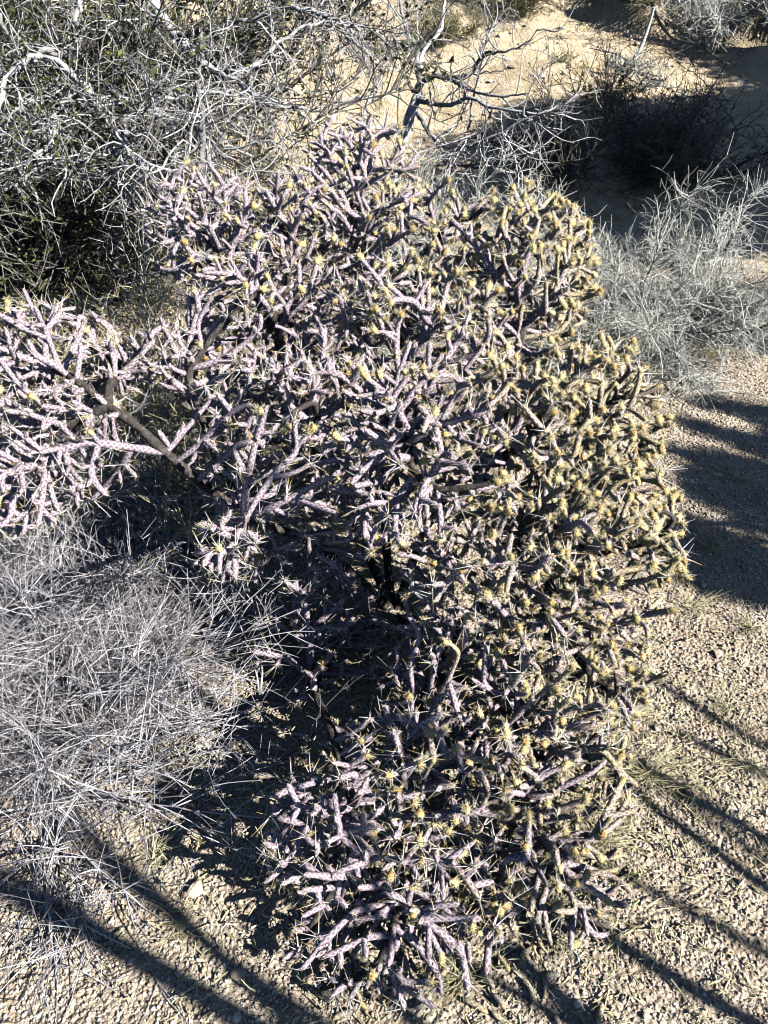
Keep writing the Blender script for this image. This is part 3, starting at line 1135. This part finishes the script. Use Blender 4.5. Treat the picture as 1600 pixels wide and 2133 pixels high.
# tall tangled tree in the upper left
T2 = [
    [(40, 640, 3.7, .070), (48, 420, 3.65, .064), (70, 260, 3.6, .058), (100, 170, 3.6, .052), (170, 95, 3.6, .048), (250, 20, 3.6, .046), (340, -60, 3.6, .040)],
    [(165, 100, 3.5, .012), (160, 60, 3.4, .010), (165, 10, 3.4, .009), (170, -40, 3.4, .008)],
    [(100, 170, 3.4, .018), (135, 118, 3.2, .014), (100, 105, 3.1, .012), (72, 120, 3.1, .010), (70, 150, 3.1, .008)],
    [(240, 215, 3.2, .007), (200, 205, 3.1, .009), (150, 150, 3.0, .011), (100, 122, 3.0, .011), (50, 128, 3.0, .011), (15, 165, 3.0, .010), (0, 230, 3.0, .009), (-20, 300, 3.0, .008)],
    [(200, 205, 3.1, .009), (225, 260, 3.0, .008), (250, 320, 3.0, .007), (262, 380, 2.9, .005), (300, 450, 2.9, .003)],
    [(160, 190, 3.1, .009), (205, 230, 3.0, .007), (240, 262, 2.9, .007), (262, 310, 2.85, .006), (300, 345, 2.8, .005), (380, 350, 2.8, .003)],
    [(320, -20, 3.4, .028), (330, 30, 3.4, .024), (372, 72, 3.35, .020), (412, 125, 3.3, .016), (470, 160, 3.2, .012), (560, 212, 3.1, .009), (640, 225, 3.1, .006)],
    [(372, 72, 3.3, .010), (430, 65, 3.2, .008), (480, 50, 3.2, .006), (560, 30, 3.1, .004)],
    [(0, 395, 2.9, .012), (40, 385, 2.9, .011), (70, 358, 2.9, .010), (120, 340, 2.9, .009), (190, 325, 2.9, .006), (230, 318, 2.9, .004)],
    [(140, 330, 3.1, .012), (100, 330, 3.0, .010), (60, 322, 3.0, .009), (0, 318, 3.0, .008)],
    [(420, 60, 3.2, .007), (421, 160, 3.1, .010), (421, 250, 3.0, .012), (423, 370, 2.9, .012), (428, 470, 2.8, .012)],
    [(310, 10, 3.3, .012), (292, 60, 3.2, .010), (285, 85, 3.2, .008), (290, 95, 3.2, .006)],
    [(0, 30, 3.3, .008), (18, 80, 3.2, .007), (40, 115, 3.2, .006), (60, 180, 3.1, .005), (120, 230, 3.0, .004)],
    [(230, 190, 3.2, .008), (300, 205, 3.1, .007), (380, 200, 3.1, .006), (470, 195, 3.1, .005), (560, 205, 3.1, .003)],
    [(170, 175, 3.3, .010), (120, 230, 3.1, .009), (110, 290, 3.0, .007), (60, 330, 2.9, .005), (0, 370, 2.9, .003)],
    [(250, 120, 3.4, .010), (300, 160, 3.3, .009), (360, 200, 3.2, .007), (400, 250, 3.1, .006), (440, 300, 3.0, .004), (540, 330, 3.0, .002)],
    [(480, 160, 3.3, .010), (540, 130, 3.3, .008), (620, 60, 3.3, .006), (700, 45, 3.3, .004), (770, 60, 3.3, .003)],
    [(560, -20, 3.5, .014), (620, 20, 3.4, .010), (690, 35, 3.35, .007), (750, 65, 3.3, .004)],
    [(262, 240, 3.4, .018), (262, 280, 3.4, .016), (270, 330, 3.4, .012), (300, 400, 3.3, .008)],
]
b2 = P(40, 640, 3.7)
tree('tangled_tree', gp(b2[0], b2[1]), 'large tangled half dead tree with drooping silver branches in the upper left', 'tree', T2, M_BARK, M_WOOD, 420, 0.36, 0.0027, 2000, 0.16, 42, droop=0.05,
     wob=0.22, twig_up=-0.05, leaves=6000, leaf_size=0.008, leaf_on=lambda p: (p[:, 0] < -0.95) | (p[:, 2] > 1.42))

# leafy live shrub behind the tangled tree
shrub('leafy_shrub', gp(-1.45, 4.3), 'dense dark olive leafy shrub behind the tangled tree in the upper left', 'shrub', M_DARKT, 26, 0.012, 2.1, 0.55, 1500, 0.40, 0.0030, seed=51, fine=5000, L_fine=0.18,
      leaves=26000, leaf_size=0.011, wob=0.14)
shrub('leafy_shrub', gp(-2.05, 3.7), 'dark leafy shrub filling the top left corner', 'shrub', M_DARKT, 24, 0.012, 2.1, 0.6, 1300, 0.40, 0.0030, seed=52, fine=4500, L_fine=0.18,
      leaves=30000, leaf_size=0.011, wob=0.14)
shrub('leafy_shrub', gp(-0.55, 4.4), 'twiggy bush with small green leaves hanging beside the slope', 'shrub', M_DARKT, 7, 0.005, 1.20, 0.36, 60, 0.34, 0.0022, seed=53, fine=140, L_fine=0.16,
      leaves=350, leaf_size=0.012, wob=0.14)
shrub('leafy_shrub', gp(-1.75, 5.4), 'tall dark leafy shrub rising past the top edge behind the tangled tree', 'shrub', M_DARKT, 26, 0.014, 2.6, 0.45, 1300, 0.45, 0.004, seed=56, fine=4200, L_fine=0.2,
      leaves=42000, leaf_size=0.015, wob=0.12)
shrub('dry_bush', gp(-0.85, 2.95), 'thick silver grey bush between the tangled tree and the cactus', 'dry bush', M_SILVER, 22, 0.005, 0.70, 0.75, 500, 0.26, 0.0015, seed=54, fine=1500, L_fine=0.11,
      wob=0.18, droop=0.02)

# shrubs in the shade and on the slope
k = 0
for (u, v, hgt, lab, mt, sp, sd) in (
        (1180, 395, 0.75, 'dark shrub in deep shade behind the right shoulder of the cactus', M_DARKT, .6, 61),
        (1330, 390, 0.85, 'dark upright bush in the middle of the deep shade', M_DARKT, .5, 62),
        (1450, 400, 0.70, 'dark bush at the right end of the deep shade', M_DARKT, .6, 63),
        (1250, 225, 0.26, 'rounded dark bush at the upper edge of the shaded hollow', M_OLIVE, .8, 64),
        (1305, 158, 0.26, 'small grey bush beside the thin stick on the slope', M_GREY, .7, 65),
        (1355, 185, 0.20, 'low grey green bush just right of the thin stick', M_GREY, .8, 66),
        (1085, 40, 0.75, 'olive broom like bush at the top edge of the slope', M_OLIVE, .5, 67),
        (1470, 110, 0.85, 'tall feathery grey bush near the top right corner', M_GREY, .30, 68),
        (1575, 30, 0.5, 'brownish bush in the top right corner behind the cholla stalk', M_OLIVE, .6, 69),
        (1330, 15, 0.5, 'dark green bush at the top edge between the broom bush and the grey bush', M_OLIVE, .8, 70),
        (930, 95, 0.35, 'thin yellowish bush on the slope behind the small tree', M_OLIVE, .7, 71),
        (1170, 130, 0.12, 'tiny yellow green tuft on the bare slope', M_STRAW, .8, 72)):
    b = ground_at(u, v)
    shrub('slope_bush', gp(b[0], b[1]), lab, 'bush', mt, 14, 0.004, hgt, sp, 420 if hgt > .3 else 120, hgt * 0.36, 0.0028, seed=sd, fine=1500 if hgt > .3 else 300, L_fine=hgt * 0.16, wob=0.12,
          leaves=1500 if mt in (M_OLIVE, M_DARKT) else 0, leaf_size=0.010)

# thin dead stick and pale cholla stalk on the slope
b = ground_at(1318, 130)
a1 = Acc()
q = np.array([[*gp(b[0], b[1]), .020], [b[0] + .05, b[1], b[2] + .12, .018], [b[0] + .085, b[1], b[2] + .27, .013], [b[0] + .10, b[1] - .01, b[2] + .40, .010]])
q = resample(smooth_path(q), 14)
addt(a1, q[None, :, :3], q[None, :, 3], 6)
props(a1.build('dead_stick', M_GREY), 'thin bare stick standing upright on the tan slope', 'stick')

b = ground_at(1500, 110)
root = empty('stalked_cholla', gp(b[0], b[1]))
props(root, 'slim stalk topped by one pale green white cholla joint at the top right', 'cactus')
a1 = Acc()
q = np.array([[*gp(b[0], b[1]), .022], [b[0] + .06, b[1], b[2] + .35, .018], [b[0] + .14, b[1], b[2] + .75, .016], [b[0] + .22, b[1], b[2] + 1.02, .016]])
q = resample(smooth_path(q), 24)
addt(a1, q[None, :, :3], q[None, :, 3], 7)
a1.build('stalk', M_OLIVE, root)
tipj = q[-1, :3]
for dx, dz, ll in ((0.10, 0.10, .34), (-.10, .12, .26)):
    a1 = Acc()
    K = 18
    q2 = tipj + np.linspace(0, 1, K)[:, None] * np.array([dx, -0.03, dz + .14])
    rr = 0.045 * np.sqrt(np.clip(1 - (2 * np.linspace(0, 1, K) - 1) ** 4, 0.03, 1))
    v_, q_, d_ = tubes(q2[None], rr[None], 10, knob=0.2)
    a1.add(v_, q_, None, d_)
    a1.build('joint', M_SILVER, root)

# ------------------------------------------------------------------ rocks
def rock(x, y, s, label, seed, cat='rock', tone=0.6, flat=0.6, group=None):
    rg = np.random.default_rng(seed)
    v = [tuple(p) for p in ICO]
    f = [tuple(t) for t in ICF]
    cache = {}
    for _ in range(2):
        nf = []
        for t in f:
            m = []
            for a, b in ((0, 1), (1, 2), (2, 0)):
                key = tuple(sorted((t[a], t[b])))
                if key not in cache:
                    q = norm((np.array(v[t[a]]) + np.array(v[t[b]])))
                    v.append(tuple(q))
                    cache[key] = len(v) - 1
                m.append(cache[key])
            nf += [(t[0], m[0], m[2]), (t[1], m[1], m[0]), (t[2], m[2], m[1]), (m[0], m[1], m[2])]
        f = nf
    V = np.array(v)
    for _ in range(9):      # facets
        n = norm(rg.normal(0, 1, 3))
        d = V @ n
        lim = rg.uniform(0.6, 0.9)
        V = V - np.where(d > lim, d - lim, 0)[:, None] * n
    V = V * s * np.array([1.2, 0.9, flat]) * (1 + rg.normal(0, 0.02, (len(V), 1)))
    a = rg.random() * 6.28
    V = V @ np.array([[math.cos(a), math.sin(a), 0], [-math.sin(a), math.cos(a), 0], [0, 0, 1]])
    base = gp(x, y)
    acc = Acc()
    D = np.zeros((len(V), 4))
    D[:, 2] = tone
    acc.add(V + np.array([0, 0, s * flat * 0.55]), None, np.array(f), D)
    o = bpy.data.objects.new('rock', acc.mesh('rock', M_STONE, smooth=False))
    o.location = base
    COL.objects.link(o)
    props(o, label, cat, group)


for (u, v, s, lab, tone) in (
        (1492, 1364, .016, 'small tan rock with a dark shadow on the gravel right of the cactus', .55),
        (1420, 205, .045, 'white rock at the edge of the shaded hollow', 1.0),
        (1008, 2040, .013, 'pale pebble beside the straw tuft under the cactus', .9),
        (500, 2035, .015, 'brown rock in the shade under the left of the cactus', .2),
        (410, 1860, .018, 'tan rock at the border of the cactus shade', .5),
        (1170, 62, .03, 'pale stone high on the slope below the broom bush', .95),
        (1020, 175, .025, 'pale stone on the slope right of the small tree', .9),
        (1130, 165, .028, 'cream stone in the middle of the bare slope', .9),
        (835, 190, .03, 'pale flat stone left of the small tree trunk', .9),
        (1064, 143, .03, 'dark stone on the open slope', .0)):
    b = ground_at(u, v)
    rock(b[0], b[1], s, lab, int(u), tone=tone)

# ------------------------------------------------------------------ grass tufts
def tuft(u, v, label, n=60, L=0.12, spread=0.9, lean=(0, 0, 0), seed=1, mat=None, r=0.0008):
    b = ground_at(u, v)
    base = gp(b[0], b[1])
    rg = np.random.default_rng(seed)
    az = rg.random(n) * 6.283
    d = np.stack([np.cos(az) * spread, np.sin(az) * spread, rg.uniform(0.15, 1, n)], -1) + np.array(lean)
    st = base + rg.normal(0, 0.008, (n, 3)) * np.array([1, 1, 0])
    p = walk(st, d, L * rg.uniform(0.4, 1.1, n), 6, 0.10, 0.10, rg)
    p[..., 2] = np.maximum(p[..., 2], height(p[..., 0], p[..., 1]) + 0.004)
    a = Acc()
    addt(a, p, taper(n, 6, r, r * 0.5), 3)
    o = bpy.data.objects.new('grass_tuft', a.mesh('grass_tuft', mat or M_STRAW, base))
    o.location = base
    COL.objects.link(o)
    props(o, label, 'grass')


for k, (u, v, lab, n, L) in enumerate((
        (960, 2040, 'bright straw tuft on the ground at the foot of the cactus', 90, .10),
        (1345, 1620, 'dry yellow grass tuft at the lower right edge of the cactus', 110, .13),
        (1440, 1640, 'thin straw blades on open gravel right of the cactus', 30, .14),
        (1510, 1480, 'long arching straw stems on the gravel at right', 26, .18),
        (1560, 1600, 'dry grass tuft near the right edge of the gravel', 36, .14),
        (1560, 1310, 'yellowish tuft at the lower border of the right hand shade', 60, .08),
        (1440, 1270, 'sparse grass in the shade at the right of the cactus', 50, .12),
        (1530, 1000, 'sparse grass in the middle of the right hand shade', 60, .12),
        (1480, 1150, 'faint dry grass in the darkest right hand shade', 60, .12),
        (1480, 740, 'straw coloured litter of grass below the grey shrub', 120, .16),
        (1560, 700, 'dry grass at the right edge under the spreading shrub', 120, .18),
        (1290, 760, 'yellow grass between the cactus and the grey shrub', 90, .14),
        (370, 1930, 'thin dry grass at the edge of the dark cactus shade', 40, .09),
        (330, 1780, 'brownish grass wisps beneath the fallen silver twigs', 60, .08),
        (400, 1640, 'small brown grass wisps in the dark under the cactus', 60, .07),
        (1300, 1500, 'golden grass clump pressed against the right side of the cactus', 110, .12),
        (1250, 1750, 'golden grass under the lowest right branches', 90, .11),
        (1150, 1960, 'straw blades among gravel below the cactus', 40, .10))):
    tuft(u, v, lab, n, L, seed=100 + k)

# fallen cholla joints under the plant, each a thing of its own
rg = np.random.default_rng(77)
fj = []
for s_ in range(6):
    K = 12
    t = np.linspace(0, 1, K)
    Lj = rg.uniform(0.03, 0.06)
    bend = rg.normal(0, 0.006)
    pts = np.stack([t * Lj, bend * np.sin(t * 3), 0 * t], -1)
    rr = 0.0052 * np.sqrt(np.clip(1 - (2 * t - 1) ** 6, 0.04, 1))
    v_, q_, d_ = tubes(pts[None], rr[None], 8, knob=0.25, g=rg.uniform(0.6, 1), b=np.array([rg.uniform(0.6, 1)]))
    a1 = Acc()
    a1.add(v_, q_, None, d_)
    fj.append(a1.mesh('fallen_joint', M_STEM))
for k in range(48):
    t = rg.random()
    u = rg.uniform(680, 1280)
    v = rg.uniform(1800, 2120)
    b = ground_at(u, v)
    o = bpy.data.objects.new('fallen_joint', fj[k % 6])
    o.location = (b[0], b[1], float(height(b[0], b[1])) + 0.009)
    o.rotation_euler = (rg.random() * 6, rg.normal(0, 0.12), rg.random() * 6.28)
    COL.objects.link(o)
    props(o, 'fallen cholla joint lying on the gravel beneath the big cactus', 'cactus joint', 'fallen joints under the cactus')

# short litter of broken joints and straw under the plant
rg = np.random.default_rng(78)
n = 5200
x = rg.normal(0.18, 0.42, n)
y = rg.normal(1.15, 0.36, n)
k = (y > 0.5) & (y < 2.3)
x, y = x[k], y[k]
n = len(x)
st = np.stack([x, y, height(x, y) + 0.004 + 0.010 * rg.random(n)], -1)
dr = norm(rg.normal(0, 1, (n, 3)) * np.array([1, 1, 0.25]))
ll = rg.uniform(0.010, 0.045, n)
lit = Acc()
addt(lit, walk(st, dr, ll, 4, 0.15, 0.0, rg), taper(n, 4, rg.uniform(0.0006, 0.0034, n), 0.0006), 4)
o = lit.build('litter', M_STRAW)
props(o, 'straw coloured litter of broken joints and stems on the ground under the cactus', kind='stuff')

# ------------------------------------------------------------------ neighbours outside the frame that throw the shade seen in the photograph
def tall_stems(base, n, H, r, label, seed, spread=0.28, mat=None, K=12, side=30, lean=(0, 0, 0)):
    rg = np.random.default_rng(seed)
    root = empty('wand_shrub', base)
    props(root, label, 'shrub')
    az = rg.random(n) * 6.28
    d = np.stack([np.cos(az) * spread, np.sin(az) * spread, np.ones(n)], -1) + np.array(lean)
    st = np.array(base) + np.stack([np.cos(az), np.sin(az), 0 * az], -1) * 0.25 * rg.random((n, 1))
    p = walk(st, d, H * rg.uniform(0.75, 1.1, n), K, 0.05, 0.0, rg)
    for i in range(n):
        a = Acc()
        addt(a, p[i:i + 1], taper(1, K, r, r * 0.45), 7)
        a.build('stem', mat or M_GREY, root)
    return root


def shade(u, v, t):
    """a place t metres towards the sun from the ground seen at (u, v)"""
    return ground_at(u, v) + S * t


q = ground_at(1560, 2100) + S * 0
tall_stems(gp(q[0] + 1.95, q[1] - 1.10), 11, 2.0, 0.026, 'tall grey wand like shrub standing right of the camera', 81, spread=0.20)
tall_stems(gp(1.75, -0.62), 9, 2.3, 0.026, 'second tall wand like shrub standing behind the camera', 82, spread=0.16)
# trees right of the view whose crowns throw the broad shade on the gravel and in the hollow
def shade_tree(spots, label, seed, t_lo, t_hi, leaves, leaf, rad, base=None):
    """spots: places on the ground that lie in the shade; the crown hangs where the sun passes on its way to them"""
    rg = np.random.default_rng(seed)
    G = np.array([ground_at(u, v) for (u, v) in spots])
    n_c = len(spots) * (6 if len(spots) < 45 else 3)
    c = G[np.arange(n_c) % len(G)] + S * rg.uniform(t_lo, t_hi, (n_c, 1)) + rg.normal(0, rad * 0.5, (n_c, 3))
    mid_ = c.mean(0)
    b0 = gp(mid_[0] + 0.3, mid_[1])
    root = empty('shade_tree', b0)
    props(root, label, 'tree')
    K = 12
    t = np.linspace(0, 1, K)[:, None]
    trunk = b0 + (mid_ - b0) * t * 0.8 + np.sin(t * 5) * 0.04
    a_ = Acc()
    addt(a_, trunk[None], taper(1, K, 0.09, 0.05), 8)
    a_.build('trunk', M_WOOD, root)
    a_ = Acc()
    st = trunk[rg.integers(4, K, n_c)]
    w = t[None] * 1.0
    br = st[:, None] + (c - st)[:, None] * w + np.sin(w * 3.14) * rg.normal(0, 0.08, (n_c, 1, 3))
    addt(a_, br, taper(n_c, K, 0.022, 0.005), 5)
    props(a_.build('branch', M_DARKT, root), kind='stuff')
    k_ = rg.integers(0, n_c, leaves)
    p = c[k_] + norm(rg.normal(0, 1, (leaves, 3))) * rad * rg.random((leaves, 1)) ** 0.5
    a = norm(rg.normal(0, 1, (leaves, 3)))
    b = norm(np.cross(a, rg.normal(0, 1, a.shape)))
    V = np.stack([p, p + a * leaf + b * leaf * .5, p + 2 * a * leaf, p + a * leaf - b * leaf * .5], 1).reshape(-1, 3)
    D = np.zeros((leaves, 4, 4))
    D[..., 2] = rg.random(leaves)[:, None]
    a_ = Acc()
    a_.add(V, (np.arange(leaves) * 4)[:, None] + np.arange(4)[None], None, D.reshape(-1, 4))
    props(a_.build('leaf', M_LEAF, root, smooth=False), kind='stuff')
    return root


row = [(u, 822 + (u - 1400) * .22) for u in range(1450, 1700, 35)] + [(u, 868 + (u - 1380) * .26) for u in range(1390, 1700, 30)] + [(u, 935 + (u - 1380) * .2) for u in range(1395, 1700, 30)]
row += [(u, v) for v in range(1000, 1250, 38) for u in range(1380 + (v - 1000) // 6, 1720, 42)]
row = [r for i, r in enumerate(row) if (i * 7919) % 10 > 2]
shade_tree(row, 'dense leafy small tree standing just right of the view', 83, 2.4, 4.2, 17000, 0.014, 0.065)
shade_tree([(1130, 275), (1180, 265), (1250, 270), (1330, 275), (1400, 275), (1480, 255), (1560, 225), (1620, 170), (1150, 290), (1250, 300), (1350, 300), (1450, 290), (1550, 260), (1620, 230),
            (1130, 340), (1200, 350), (1300, 360), (1400, 360), (1500, 350), (1600, 330), (1500, 420), (1600, 420), (1300, 410), (1200, 400), (1650, 380), (1580, 460), (1230, 450), (1330, 450), (1430, 470), (1110, 300), (1100, 360), (1110, 420), (1280, 490), (1620, 100), (1660, 170)],
           'tall leafy tree right of the view by the hollow', 84, 3.0, 4.2, 90000, 0.034, 0.27)
